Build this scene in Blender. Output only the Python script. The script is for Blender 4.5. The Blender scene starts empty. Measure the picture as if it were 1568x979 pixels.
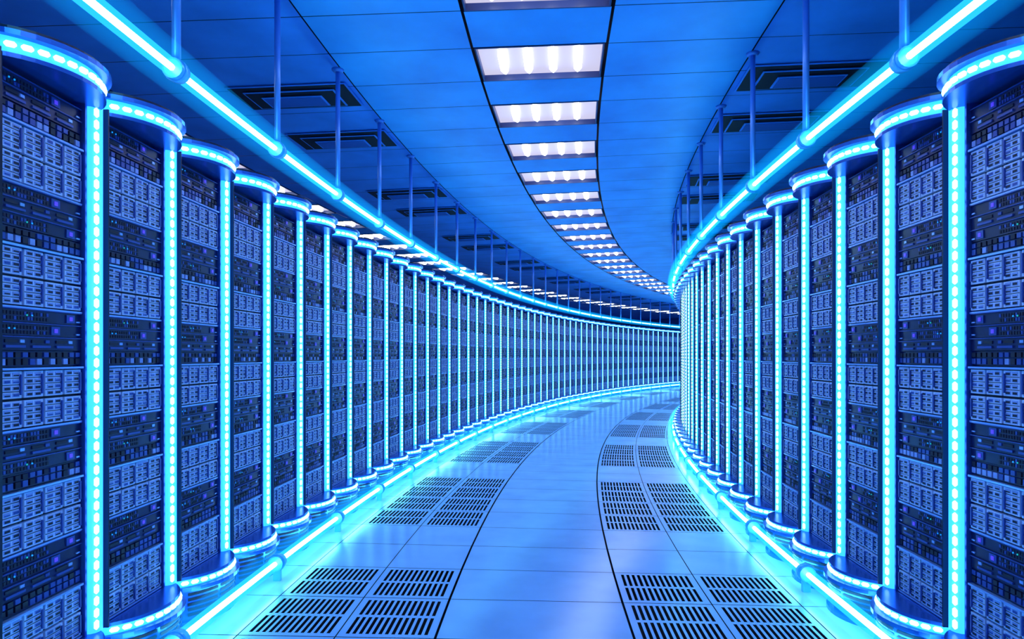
import bpy, math, random
from mathutils import Vector
random.seed(3)
sc = bpy.context.scene
sc.view_settings.view_transform = 'Standard'
sc.view_settings.look = 'None'
sc.view_settings.exposure = 0.0

# ------------------------------------------------------------------ layout
XC, YC = 37.07, 1.25          # centre of curvature of the whole hall
DT = -0.0149
RC = 37.0                     # corridor centre line
RO, RI = 38.66, 35.405        # rack front planes
P = 0.01255                   # angular pitch of racks
Q = 0.01197                   # angular pitch of floor tiles
CAMZ = 1.256
ZC = 3.30
TH0, TH1 = -0.11, 0.86
def pol(R, th, z=0.0):
    return (XC - R*math.cos(th), YC + R*math.sin(th), z)

# ------------------------------------------------------------------ materials
def new_mat(name):
    m = bpy.data.materials.new(name); m.use_nodes = True
    nt = m.node_tree; b = nt.nodes['Principled BSDF']
    return m, nt, b
def pbr(name, col, rough=0.4, metal=0.0, noise=0.0, nscale=8.0, bump=0.0, spec=0.5):
    m, nt, b = new_mat(name)
    b.inputs['Base Color'].default_value = (*col, 1)
    b.inputs['Roughness'].default_value = rough
    b.inputs['Metallic'].default_value = metal
    b.inputs['Specular IOR Level'].default_value = spec
    if noise > 0 or bump > 0:
        tc = nt.nodes.new('ShaderNodeTexCoord')
        n = nt.nodes.new('ShaderNodeTexNoise'); n.inputs['Scale'].default_value = nscale
        n.inputs['Detail'].default_value = 6
        nt.links.new(tc.outputs['Object'], n.inputs['Vector'])
        if noise > 0:
            r = nt.nodes.new('ShaderNodeValToRGB')
            r.color_ramp.elements[0].position = 0.3; r.color_ramp.elements[1].position = 0.7
            r.color_ramp.elements[0].color = (*[c*(1-noise) for c in col], 1)
            r.color_ramp.elements[1].color = (*[min(1, c*(1+noise)) for c in col], 1)
            nt.links.new(n.outputs['Fac'], r.inputs['Fac'])
            nt.links.new(r.outputs['Color'], b.inputs['Base Color'])
        if bump > 0:
            bp = nt.nodes.new('ShaderNodeBump'); bp.inputs['Strength'].default_value = bump
            bp.inputs['Distance'].default_value = 0.01
            nt.links.new(n.outputs['Fac'], bp.inputs['Height'])
            nt.links.new(bp.outputs['Normal'], b.inputs['Normal'])
    return m
def emit(name, col, strength, sample=True, base=(0.1, 0.3, 0.6)):
    m, nt, b = new_mat(name)
    b.inputs['Base Color'].default_value = (*base, 1)
    b.inputs['Roughness'].default_value = 0.3
    b.inputs['Emission Color'].default_value = (*col, 1)
    b.inputs['Emission Strength'].default_value = strength
    if not sample: m.cycles.emission_sampling = 'NONE'
    return m

M_tile   = pbr('floor_tile_blue', (0.36, 0.58, 0.96), 0.20, 0.1, 0.10, 3.0, 0.03)
M_vent   = pbr('floor_vent_tile', (0.33, 0.56, 0.96), 0.28, 0.1, 0.10, 3.0)
M_dark   = pbr('underfloor_dark', (0.001, 0.003, 0.015), 0.8)
M_seam   = pbr('seam_black', (0.002, 0.004, 0.02), 0.7)
M_ceil   = pbr('ceiling_panel_blue', (0.035, 0.36, 1.0), 0.40, 0.05, 0.22, 2.2, 0.05)
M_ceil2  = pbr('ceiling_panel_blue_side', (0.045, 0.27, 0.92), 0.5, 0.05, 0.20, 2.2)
M_wall   = pbr('wall_paint_blue', (0.02, 0.10, 0.45), 0.6, 0, 0.1, 1.0)
M_body   = pbr('rack_body_black', (0.003, 0.006, 0.035), 0.30, 0.3)
M_unit   = pbr('server_faceplate_navy', (0.005, 0.010, 0.075), 0.32, 0.2, 0.3, 20)
M_unit2  = pbr('server_faceplate_blue', (0.03, 0.07, 0.34), 0.32, 0.3)
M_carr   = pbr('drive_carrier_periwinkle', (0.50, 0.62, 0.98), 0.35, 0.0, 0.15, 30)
M_carr2  = pbr('drive_carrier_dark', (0.24, 0.34, 0.74), 0.35, 0.1, 0.15, 30)  # darker periwinkle for carrier insets and some bay fronts
M_hole   = pbr('drive_hole_dark', (0.002, 0.004, 0.03), 0.6)
M_trim   = pbr('rack_trim_steel_blue', (0.30, 0.50, 0.95), 0.25, 0.5)
M_drum   = pbr('plinth_metal_blue', (0.03, 0.13, 0.55), 0.25, 0.6)
M_rod    = pbr('hanger_rod_metal', (0.08, 0.28, 0.80), 0.35, 0.3)
M_led    = emit('led_bead_white', (0.42, 0.95, 1.0), 2.5, False, (0.8, 0.9, 1))
M_strip  = emit('led_channel_cyan', (0.020, 0.27, 1.0), 2.8)
M_halo   = emit('led_channel_painted_glow', (0.0, 0.19, 0.95), 1.1, False)  # dim emission painted beside the LED strip to imitate its bloom
M_band   = emit('cap_band_cyan', (0.012, 0.27, 1.0), 2.5, False)
M_purple = emit('indicator_purple', (0.10, 0.05, 0.9), 0.6, False, (0.1, 0.05, 0.5))
M_green  = emit('indicator_green', (0.0, 0.8, 0.35), 0.5, False)
M_bluei  = emit('indicator_blue', (0.0, 0.3, 1.0), 1.0, False)
M_core   = emit('tube_core_white', (0.19, 0.80, 1.0), 32.0, True, (0.9, 0.9, 1))
M_clamp  = pbr('tube_clamp_metal', (0.15, 0.55, 0.95), 0.3, 0.5)
M_lpan   = emit('light_panel_tray', (0.82, 0.77, 1.0), 0.76, False, (0.06, 0.06, 0.08))
M_ltube  = emit('light_panel_fluorescent', (0.85, 0.93, 1.0), 10.0, True, (0.9, 0.9, 0.9))
M_lframe = pbr('light_panel_frame', (0.01, 0.03, 0.15), 0.4)
M_sleeve, nt, b = new_mat('tube_sleeve_cyan')
tr = nt.nodes.new('ShaderNodeBsdfTransparent'); em = nt.nodes.new('ShaderNodeEmission')
em.inputs['Color'].default_value = (0.02, 0.42, 1.0, 1); em.inputs['Strength'].default_value = 1.9
mx = nt.nodes.new('ShaderNodeMixShader'); mx.inputs['Fac'].default_value = 0.5
out = nt.nodes['Material Output']
nt.links.new(tr.outputs[0], mx.inputs[1]); nt.links.new(em.outputs[0], mx.inputs[2])
nt.links.new(mx.outputs[0], out.inputs['Surface'])
M_sleeve.cycles.emission_sampling = 'NONE'
# added thin emissive volume imitating bloom round the neon tubes
M_glow = bpy.data.materials.new('neon_glow_volume'); M_glow.use_nodes=True
nt=M_glow.node_tree
nt.nodes.remove(nt.nodes['Principled BSDF'])
ve=nt.nodes.new('ShaderNodeEmission'); ve.inputs['Color'].default_value=(0.0,0.36,1.0,1); ve.inputs['Strength'].default_value=1.45
nt.links.new(ve.outputs[0], nt.nodes['Material Output'].inputs['Volume'])

# ------------------------------------------------------------------ mesh builder
class MB:
    def __init__(s): s.v=[]; s.f=[]; s.m=[]; s.mats=[]; s.sm=[]
    def mi(s, mat):
        if mat not in s.mats: s.mats.append(mat)
        return s.mats.index(mat)
    def quad(s, a, b, c, d, mat, smooth=False):
        n=len(s.v); s.v += [a,b,c,d]; s.f.append((n,n+1,n+2,n+3)); s.m.append(s.mi(mat)); s.sm.append(smooth)
    def box(s, x0,x1,y0,y1,z0,z1,mat):
        n=len(s.v)
        s.v += [(x0,y0,z0),(x1,y0,z0),(x1,y1,z0),(x0,y1,z0),(x0,y0,z1),(x1,y0,z1),(x1,y1,z1),(x0,y1,z1)]
        for f in ((0,3,2,1),(4,5,6,7),(0,1,5,4),(1,2,6,5),(2,3,7,6),(3,0,4,7)):
            s.f.append(tuple(n+i for i in f)); s.m.append(s.mi(mat)); s.sm.append(False)
    def rings(s, rings, mat, closed=True, caps=True, smooth=True):
        n=len(s.v); k=len(rings[0])
        for r in rings: s.v += r
        for i in range(len(rings)-1):
            for j in range(k if closed else k-1):
                a=n+i*k+j; b=n+i*k+(j+1)%k
                s.f.append((a,b,b+k,a+k)); s.m.append(s.mi(mat)); s.sm.append(smooth)
        if caps:
            s.f.append(tuple(n+j for j in range(k))[::-1]); s.m.append(s.mi(mat)); s.sm.append(False)
            e=n+(len(rings)-1)*k
            s.f.append(tuple(e+j for j in range(k))); s.m.append(s.mi(mat)); s.sm.append(False)
    def mesh(s, name, flipx=False):
        me = bpy.data.meshes.new(name)
        v = [(-x,y,z) for x,y,z in s.v] if flipx else s.v
        f = [t[::-1] for t in s.f] if flipx else s.f
        me.from_pydata(v, [], f)
        for m in s.mats: me.materials.append(m)
        me.polygons.foreach_set('material_index', s.m)
        me.polygons.foreach_set('use_smooth', s.sm)
        me.update()
        return me
def obj(name, me, loc=(0,0,0), rz=0.0, parent=None):
    o = bpy.data.objects.new(name, me); sc.collection.objects.link(o)
    o.location = loc; o.rotation_euler = (0,0,rz)
    if parent: o.parent = parent
    return o

# ------------------------------------------------------------------ rack
def arcp(W, bulge, y0=0.0):
    c=W/2; r=(c*c+bulge*bulge)/(2*bulge); cy=bulge-r; a=math.asin(min(1,c/r))
    if bulge>c: a=math.pi-a
    return c,r,cy,a
def arc(W, bulge, n=16, y0=0.0):
    c,r,cy,a=arcp(W,bulge)
    return [(W/2+r*math.sin(-a+2*a*i/n), y0+cy+r*math.cos(-a+2*a*i/n)) for i in range(n+1)]
def slab(mb, W, bulge, z0, z1, mat, x0=0.0, back=-0.06, n=16, W2=None, b2=None):
    def poly(W_,b_,x_):
        pts=[(x_+x,y) for x,y in arc(W_,b_,n)]
        return ([(x_,back)]+pts+[(x_+W_,back)])[::-1]
    p0=poly(W,bulge,x0)
    p1=p0 if b2 is None else poly(W2,b2,x0+(W-W2)/2)
    mb.rings([[(x,y,z0) for x,y in p0],[(x,y,z1) for x,y in p1]], mat, True, True, False)
def bead(mb, cx,cy,cz, ax, h, r, mat, k=8):
    ax=Vector(ax); u=Vector((0,0,1)) if abs(ax.z)<0.5 else Vector((1,0,0))
    u=(u-ax*u.dot(ax)).normalized(); w=ax.cross(u)
    R=[]
    for t,q in ((-1,.3),(-.6,1),(.6,1),(1,.3)):
        c=Vector((cx,cy,cz))+ax*(t*h)
        R.append([tuple(c+u*(r*q*math.cos(a*2*math.pi/k))+w*(r*q*math.sin(a*2*math.pi/k))) for a in range(k)])
    mb.rings(R, mat)
def build_rack(W, seed):
    rnd=random.Random(seed)
    mb=MB()
    zb, zt = 0.225, 2.19
    D=-0.78
    mb.box(0.006,W-0.006,D,-0.03,0.05,2.21,M_body)
    mb.box(0.0,0.024,-0.03,0.024,zb,zt,M_body)                 # near dark post
    mb.box(0.024,0.031,-0.03,0.014,zb,zt,M_trim)
    xs1=W-0.090
    fx0,fx1=0.035,xs1-0.004
    mb.box(xs1,xs1+0.008,-0.03,0.016,zb,zt,M_drum)
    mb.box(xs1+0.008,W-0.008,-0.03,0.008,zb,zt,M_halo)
    mb.box(W-0.008,W-0.002,-0.03,0.046,zb,zt,M_body)
    lx=W-0.040
    prof=[(lx-0.028,0.008),(lx-0.026,0.018),(lx-0.016,0.030),(lx-0.002,0.036),(lx+0.014,0.036),(lx+0.026,0.030),(lx+0.030,0.008)][::-1]
    mb.rings([[(x,y,zb) for x,y in prof],[(x,y,zt) for x,y in prof]], M_strip, True, True, True)
    nb=44
    for i in range(nb):
        z=zb+0.03+(zt-zb-0.06)*i/(nb-1)
        bead(mb,lx-0.011,0.030,z,(0,0,1),0.0185,0.0095,M_led)
    per=0.395
    fw=fx1-fx0
    def F(a): return fx0+fw*a
    def unit_bays(z):
        mb.box(F(0),F(1),-0.03,-0.004,z,z+0.052,M_unit)
        for c in range(12):
            mb.box(F((c+0.12)/12),F((c+0.82)/12),-0.004,0.003,z+0.006,z+0.026,rnd.choice((M_unit2,M_unit2,M_carr2,M_hole)))
            mb.box(F((c+0.12)/12),F((c+0.82)/12),-0.004,0.003,z+0.031,z+0.047,rnd.choice((M_hole,M_unit2)))
        return z+0.054
    def unit_handles(z):
        mb.box(F(0),F(1),-0.03,0.002,z,z+0.042,M_unit)
        mb.box(F(0),F(1),-0.03,0.008,z+0.042,z+0.045,M_unit2)
        for c in range(3):
            mb.box(F(0.06+c*0.3),F(0.28+c*0.3),0.002,0.007,z+0.008,z+0.016,M_unit2)
            mb.box(F(0.06+c*0.3),F(0.20+c*0.3),0.002,0.005,z+0.024,z+0.034,M_hole)
            mb.box(F(0.22+c*0.3),F(0.27+c*0.3),0.002,0.006,z+0.024,z+0.034,M_trim if c!=1 else M_unit2)
        return z+0.047
    def unit_perf(z,q):
        mb.box(F(0),F(1),-0.03,0.0,z,z+0.040,M_unit)
        mb.box(F(0),F(1),-0.03,0.007,z+0.040,z+0.043,M_unit2)
        for c in range(14):
            for r in range(2):
                mb.box(F(0.05+c*0.038),F(0.075+c*0.038),0.0,0.002,z+0.006+r*0.016,z+0.017+r*0.016,M_unit2 if rnd.random()<0.35 else M_hole)
        p=0.60+0.20*q
        mb.box(F(p),F(p+0.11),0.0,0.004,z+0.006,z+0.034,M_unit2)
        mb.box(F(p+0.035),F(p+0.075),0.004,0.006,z+0.013,z+0.027,M_purple)
        mb.box(F(0.10+0.2*q),F(0.11+0.2*q),0.002,0.005,z+0.020,z+0.025,M_green if q else M_bluei)
        mb.box(F(0.16+0.2*q),F(0.17+0.2*q),0.002,0.005,z+0.020,z+0.025,M_bluei)
        mb.box(F(0.93),F(0.98),0.0,0.005,z+0.008,z+0.013,M_trim)
        return z+0.045
    for k in range(5):
        top=2.0-k*per
        b0=max(top-0.190, zb+0.01)
        mb.box(F(0),F(1),-0.03,-0.010,b0,top,M_hole)
        mb.box(F(0),F(1),-0.03,0.014,top,top+0.007,M_trim)
        mb.box(F(0),F(1),-0.03,0.008,b0-0.006,b0,M_trim)
        ncol=4
        for c in range(ncol):
            a0=(c+0.06)/ncol; a1=(c+0.94)/ncol
            for r in range(2):
                hh=(top-b0)/2
                z0=b0+r*hh+0.005; z1=b0+(r+1)*hh-0.004
                if z1-z0<0.02: continue
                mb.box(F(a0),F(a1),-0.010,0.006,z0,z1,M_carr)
                g=(z1-z0)/4
                for rr in range(4):
                    zz=z0+rr*g
                    for cc in range(2):
                        h0=a0+(a1-a0)*(0.10+cc*0.44); h1=h0+(a1-a0)*0.34
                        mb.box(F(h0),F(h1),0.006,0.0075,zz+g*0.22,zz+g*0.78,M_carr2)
                        mb.box(F(h0+(h1-h0)*.1),F(h0+(h1-h0)*.85),0.0075,0.0085,zz+g*0.30,zz+g*(0.50 if rnd.random()<0.4 else 0.66),M_hole if rnd.random()<0.8 else M_unit2)
                    if rr: mb.box(F(a0),F(a1),0.006,0.0070,zz-0.001,zz+0.0012,M_hole)
                mb.box(F(a1)-0.010,F(a1)-0.004,0.006,0.012,z0+0.01,z1-0.01,M_unit2)
        z=top+0.010
        if k%2==0:
            z=unit_bays(z); z=unit_handles(z); z=unit_perf(z,0)
            if z+0.044<=zt: z=unit_perf(z,1)
        else:
            z=unit_bays(z); z=unit_perf(z,1); z=unit_handles(z)
            if z+0.044<=zt: z=unit_perf(z,0)
    # top cap
    slab(mb,W-0.02,0.145,2.178,2.192,M_drum,0.01)
    slab(mb,W-0.04,0.130,2.192,2.245,M_band,0.02)
    slab(mb,W-0.004,0.165,2.245,2.262,M_drum,0.002)
    slab(mb,W-0.03,0.150,2.262,2.276,M_body,0.015)
    # plinth
    slab(mb,W-0.04,0.130,0.178,0.212,M_band,0.02)
    slab(mb,W-0.02,0.138,0.212,0.226,M_drum,0.01)
    slab(mb,W-0.004,0.165,0.160,0.178,M_drum,0.002)
    slab(mb,W-0.03,0.134,0.018,0.160,M_drum,0.015,W2=W-0.02,b2=0.146)
    slab(mb,W-0.004,0.150,0.0,0.018,M_drum,0.002)
    Wl=W-0.02
    for i in range(5):
        z0=0.040+i*0.024
        for (s0,s1) in ((-0.80,-0.30),(-0.24,0.24),(0.30,0.80)):
            bb=0.1375+0.009*(z0-0.018)/0.142
            c,r,cy,a=arcp(Wl,bb); r2=r+0.0025
            m=4
            for j in range(m):
                A=a*(s0+(s1-s0)*j/m); B=a*(s0+(s1-s0)*(j+1)/m)
                pa=(0.01+Wl/2+r2*math.sin(A),cy+r2*math.cos(A)); pb=(0.01+Wl/2+r2*math.sin(B),cy+r2*math.cos(B))
                mb.quad((pb[0],pb[1],z0),(pa[0],pa[1],z0),(pa[0],pa[1],z0+0.013),(pb[0],pb[1],z0+0.013),M_hole)
    for z in (2.219,0.196):
        pts=arc(W-0.03,0.136,13)
        for i in range(1,13):
            t=Vector((pts[i+1][0]-pts[i-1][0],pts[i+1][1]-pts[i-1][1],0)).normalized()
            bead(mb,pts[i][0]+0.015,pts[i][1],z,t,0.0165,0.010,M_led)
    return mb
WO=RO*P; WI=RI*P
me_o=build_rack(WO-0.004,1).mesh('server_rack_outer_mesh', flipx=True)
me_i=build_rack(WI-0.004,2).mesh('server_rack_inner_mesh')
k0=-10
for k in range(k0,64):
    th=0.0426+DT+P*k + 0.042/RO
    a=th+P/2
    t=(math.sin(a),math.cos(a)); m=pol(RO,a)
    o=obj('server_rack', me_o, (m[0]-t[0]*WO/2,m[1]-t[1]*WO/2,0), math.atan2(-math.cos(a),-math.sin(a)))
for k in range(k0,64):
    th=0.0452+DT+P*k + 0.042/RI
    a=th+P/2
    t=(math.sin(a),math.cos(a)); m=pol(RI,a)
    o=obj('server_rack', me_i, (m[0]-t[0]*WI/2,m[1]-t[1]*WI/2,0), math.atan2(math.cos(a),math.sin(a)))

# ------------------------------------------------------------------ floor
def sector(mb,r0,r1,t0,t1,z,mat,up=True,n=1):
    for i in range(n):
        a=t0+(t1-t0)*i/n; b=t0+(t1-t0)*(i+1)/n
        q=[pol(r0,a,z),pol(r1,a,z),pol(r1,b,z),pol(r0,b,z)]
        if up: q=q[::-1]
        mb.quad(*q,mat)
mb=MB()
n=120
sector(mb,RC-9,RC+9,TH0,TH1,-0.12,M_dark,True,n)
T=0.4450
F0=0.1029+DT
nt0=int((TH0-F0)/Q)-1; nt1=int((TH1-F0)/Q)
def vent(mb,r0,r1,t0,t1,mat):
    mr=0.026; ns=13
    rw=(r1-r0-2*mr)
    rc=[r0]
    for i in range(ns):
        c=r0+mr+rw*(i+0.5)/ns; hw=rw/ns*0.27
        rc += [c-hw,c+hw]
    rc.append(r1)
    tt=[0,0.07,0.47,0.53,0.93,1.0]
    tc=[t0+(t1-t0)*x for x in tt]
    for j in range(5):
        slot=j in (1,3)
        if not slot:
            sector(mb,r0,r1,tc[j],tc[j+1],0,mat)
        else:
            for i in range(0,len(rc)-1,2):
                sector(mb,rc[i],rc[i+1],tc[j],tc[j+1],0,mat)
            for i in range(1,len(rc)-1,2):
                for rr in (rc[i],rc[i+1]):
                    mb.quad(pol(rr,tc[j],0),pol(rr,tc[j+1],0),pol(rr,tc[j+1],-0.02),pol(rr,tc[j],-0.02),M_seam)
for i in range(nt0,nt1):
    a=F0+Q*i; b=a+Q
    ga=0.0030/RC
    isv=(i%6)<4
    sector(mb,RC-T+0.009,RC+T-0.009,a+ga,b-ga,0,M_tile)
    for side in (1,-1):
        for j in range(2):
            ra=RC+side*(T*(1+j)); rb=RC+side*(T*(2+j))
            r0,r1=min(ra,rb)+0.003,max(ra,rb)-0.003
            if isv: vent(mb,r0,r1,a+ga,b-ga,M_vent)
            else: sector(mb,r0,r1,a+ga,b-ga,0,M_tile)
        ra=RC+side*(3*T); rb=RC+side*8.5
        r0,r1=min(ra,rb)+0.003*(side>0),max(ra,rb)-0.003*(side<0)
        sector(mb,r0,r1,a+ga,b-ga,0,M_tile)
obj('floor', mb.mesh('floor_mesh'))

# ------------------------------------------------------------------ ceiling
LP=0.0252; L0=0.0917+DT; LL=0.0132
mb=MB()
sector(mb,RC-9,RC+9.5,TH0,TH1,ZC+0.10,M_seam,False,n)
i0=int((TH0-L0)/LP)-1; i1=int((TH1-L0)/LP)
OFF2=3.75
for i in range(i0,i1):
    a=L0+LP*i; m_=a+LL; b=a+LP
    ga=0.0035/RC
    for (r0,r1,mt) in ((-9,-5.3,M_ceil2),(-5.3,-3.36,M_ceil2),(-3.36,-1.42,M_ceil2),(-1.42,-0.445,M_ceil),
                       (0.445,1.42,M_ceil),(1.42,OFF2-0.44,M_ceil2),(OFF2+0.44,5.6,M_ceil2),(5.6,9.5,M_ceil2)):
        for (p,q) in ((a,m_),(m_,b)):
            sector(mb,RC+r0+(.009 if abs(r0)<0.5 else .005),RC+r1-(.009 if abs(r1)<0.5 else .005),p+ga,q-ga,ZC,mt,False)
    for c in (0,OFF2):
        sector(mb,RC+c-0.436,RC+c+0.436,m_+0.012/RC,b-0.012/RC,ZC,M_ceil,False)
obj('ceiling', mb.mesh('ceiling_mesh'))

def light_panel():
    mb=MB(); W=0.84; L=LL*RC-0.01; d=0.040
    x0,x1,y0,y1=-W/2,W/2,-L/2,L/2
    t=0.010
    mb.box(x0,x1,y0,y1,d,d+0.006,M_lpan)
    mb.box(x0-t,x0,y0-t,y1+t,-0.004,d+0.006,M_lframe); mb.box(x1,x1+t,y0-t,y1+t,-0.004,d+0.006,M_lframe)
    mb.box(x0,x1,y0-t,y0,-0.004,d+0.006,M_lframe); mb.box(x0,x1,y1,y1+t,-0.004,d+0.006,M_lframe)
    for i in range(4):
        cx=x0+W*(0.19+i*0.207)
        bead(mb,cx,0,0.022,(0,1,0),L*0.38,0.032,M_ltube,6)
    return mb.mesh('ceiling_light_panel_mesh')
me_l=light_panel()
for c in (0,OFF2):
    for i in range(i0,i1):
        a=L0+LP*i+LL/2
        obj('ceiling_light_panel', me_l, pol(RC+c,a,ZC), -a)

def diffuser():
    mb=MB()
    for k,(w,l) in enumerate(((0.47,0.21),(0.36,0.15),(0.24,0.09))):
        z1=-0.018*k; z0=z1-0.014
        mb.box(-w+0.014,w-0.014,-l+0.014,l-0.014,z0-0.004,z1,M_seam if k<2 else M_wall)
        mb.box(-w,w,-l,l,z0,z0+0.006,M_ceil2)
        # dark shadow joint just inside the edge of each tray
        for (X0,X1,Y0,Y1) in ((-w+.02,w-.02,-l+.02,-l+.028),(-w+.02,w-.02,l-.028,l-.02),(-w+.02,-w+.028,-l+.028,l-.028),(w-.028,w-.02,-l+.028,l-.028)):
            mb.box(X0,X1,Y0,Y1,z0-0.0015,z0+0.002,M_seam)
    return mb.mesh('ceiling_air_diffuser_mesh')
me_d=diffuser()
for c in (1.93,-1.93):
    th=0.108+DT-0.0756*2
    while th<TH1-0.05:
        for d in (0,0.0252):
            obj('ceiling_air_diffuser', me_d, pol(RC+c,th+d,ZC-0.002), -(th+d))
        th+=0.0756

# ------------------------------------------------------------------ tubes
def sweep(mb,R,z,r,t0,t1,mat,n,k=12,caps=True):
    rg=[]
    for i in range(n+1):
        th=t0+(t1-t0)*i/n
        rg.append([pol(R+r*math.cos(2*math.pi*j/k),th,z+r*math.sin(2*math.pi*j/k)) for j in range(k)])
    mb.rings(rg,mat,True,caps,True)
tstart=0.0475+DT
for side,ROFF in ((1,1.445),(-1,1.435)):
    R=RC+side*ROFF
    for z in (2.406,0.100):
        mb=MB()
        sweep(mb,R,z,0.034,TH0,TH1,M_sleeve,240,12)
        sweep(mb,R,z,0.013,TH0,TH1,M_core,160,6)
        sweep(mb,R,z,0.092,TH0,TH1,M_glow,240,12)
        th=tstart-2*P*6
        ths=[]
        while th<TH1:
            if th>TH0: ths.append(th)
            th+=2*P
        for th in ths:
            dt=0.030/R
            sweep(mb,R,z,0.042,th-dt,th+dt,M_clamp,2,16)
            sweep(mb,R,z,0.047,th-dt*.35,th+dt*.35,M_clamp,1,16)
            if z<1:
                c=pol(R,th,0); mb.box(c[0]-0.02,c[0]+0.02,c[1]-0.012,c[1]+0.012,0.0,0.06,M_clamp)
        name='overhead_neon_tube' if z>1 else 'floor_neon_tube'
        tube=obj(name, mb.mesh(name+'_mesh'))
        if z>1:
            mb=MB()
            for th in ths:
                c=pol(R,th,0)
                rr=0.017
                mb.rings([[ (c[0]+rr*math.cos(j*math.pi/5),c[1]+rr*math.sin(j*math.pi/5),zz) for j in range(10)] for zz in (z+0.03,ZC)],M_rod)
                mb.rings([[ (c[0]+q*math.cos(j*math.pi/6),c[1]+q*math.sin(j*math.pi/6),zz) for j in range(12)] for zz,q in ((ZC-0.02,0.03),(ZC,0.045))],M_rod)
            obj('hanger_rods', mb.mesh('hanger_rods_mesh'), parent=tube)

# ------------------------------------------------------------------ walls
for nm,R in (('wall_left',RC+9.4),('wall_right',RC-8.9)):
    mb=MB()
    for i in range(n):
        a=TH0+(TH1-TH0)*i/n; b=TH0+(TH1-TH0)*(i+1)/n
        mb.quad(pol(R,a,-0.04),pol(R,b,-0.04),pol(R,b,ZC+0.1),pol(R,a,ZC+0.1),M_wall)
    obj(nm, mb.mesh(nm+'_mesh'))
for nm,t in (('wall_back',TH1),('wall_front',TH0)):
    mb=MB()
    mb.quad(pol(RC-8.9,t,-0.04),pol(RC+9.4,t,-0.04),pol(RC+9.4,t,ZC+0.1),pol(RC-8.9,t,ZC+0.1),M_wall)
    obj(nm, mb.mesh(nm+'_mesh'))

# ------------------------------------------------------------------ world & camera
w=bpy.data.worlds.new('World'); sc.world=w; w.use_nodes=True
w.node_tree.nodes['Background'].inputs['Color'].default_value=(0.02,0.12,0.6,1)
w.node_tree.nodes['Background'].inputs['Strength'].default_value=0.5
cd=bpy.data.cameras.new('camera'); cam=bpy.data.objects.new('camera',cd); sc.collection.objects.link(cam)
cam.location=(0,0,CAMZ); cam.rotation_euler=(math.pi/2,0,0)
cd.sensor_width=36; cd.lens=36*950/1568; cd.shift_y=(545-489.5)/1568
cd.clip_start=0.05; cd.clip_end=200
sc.camera=cam
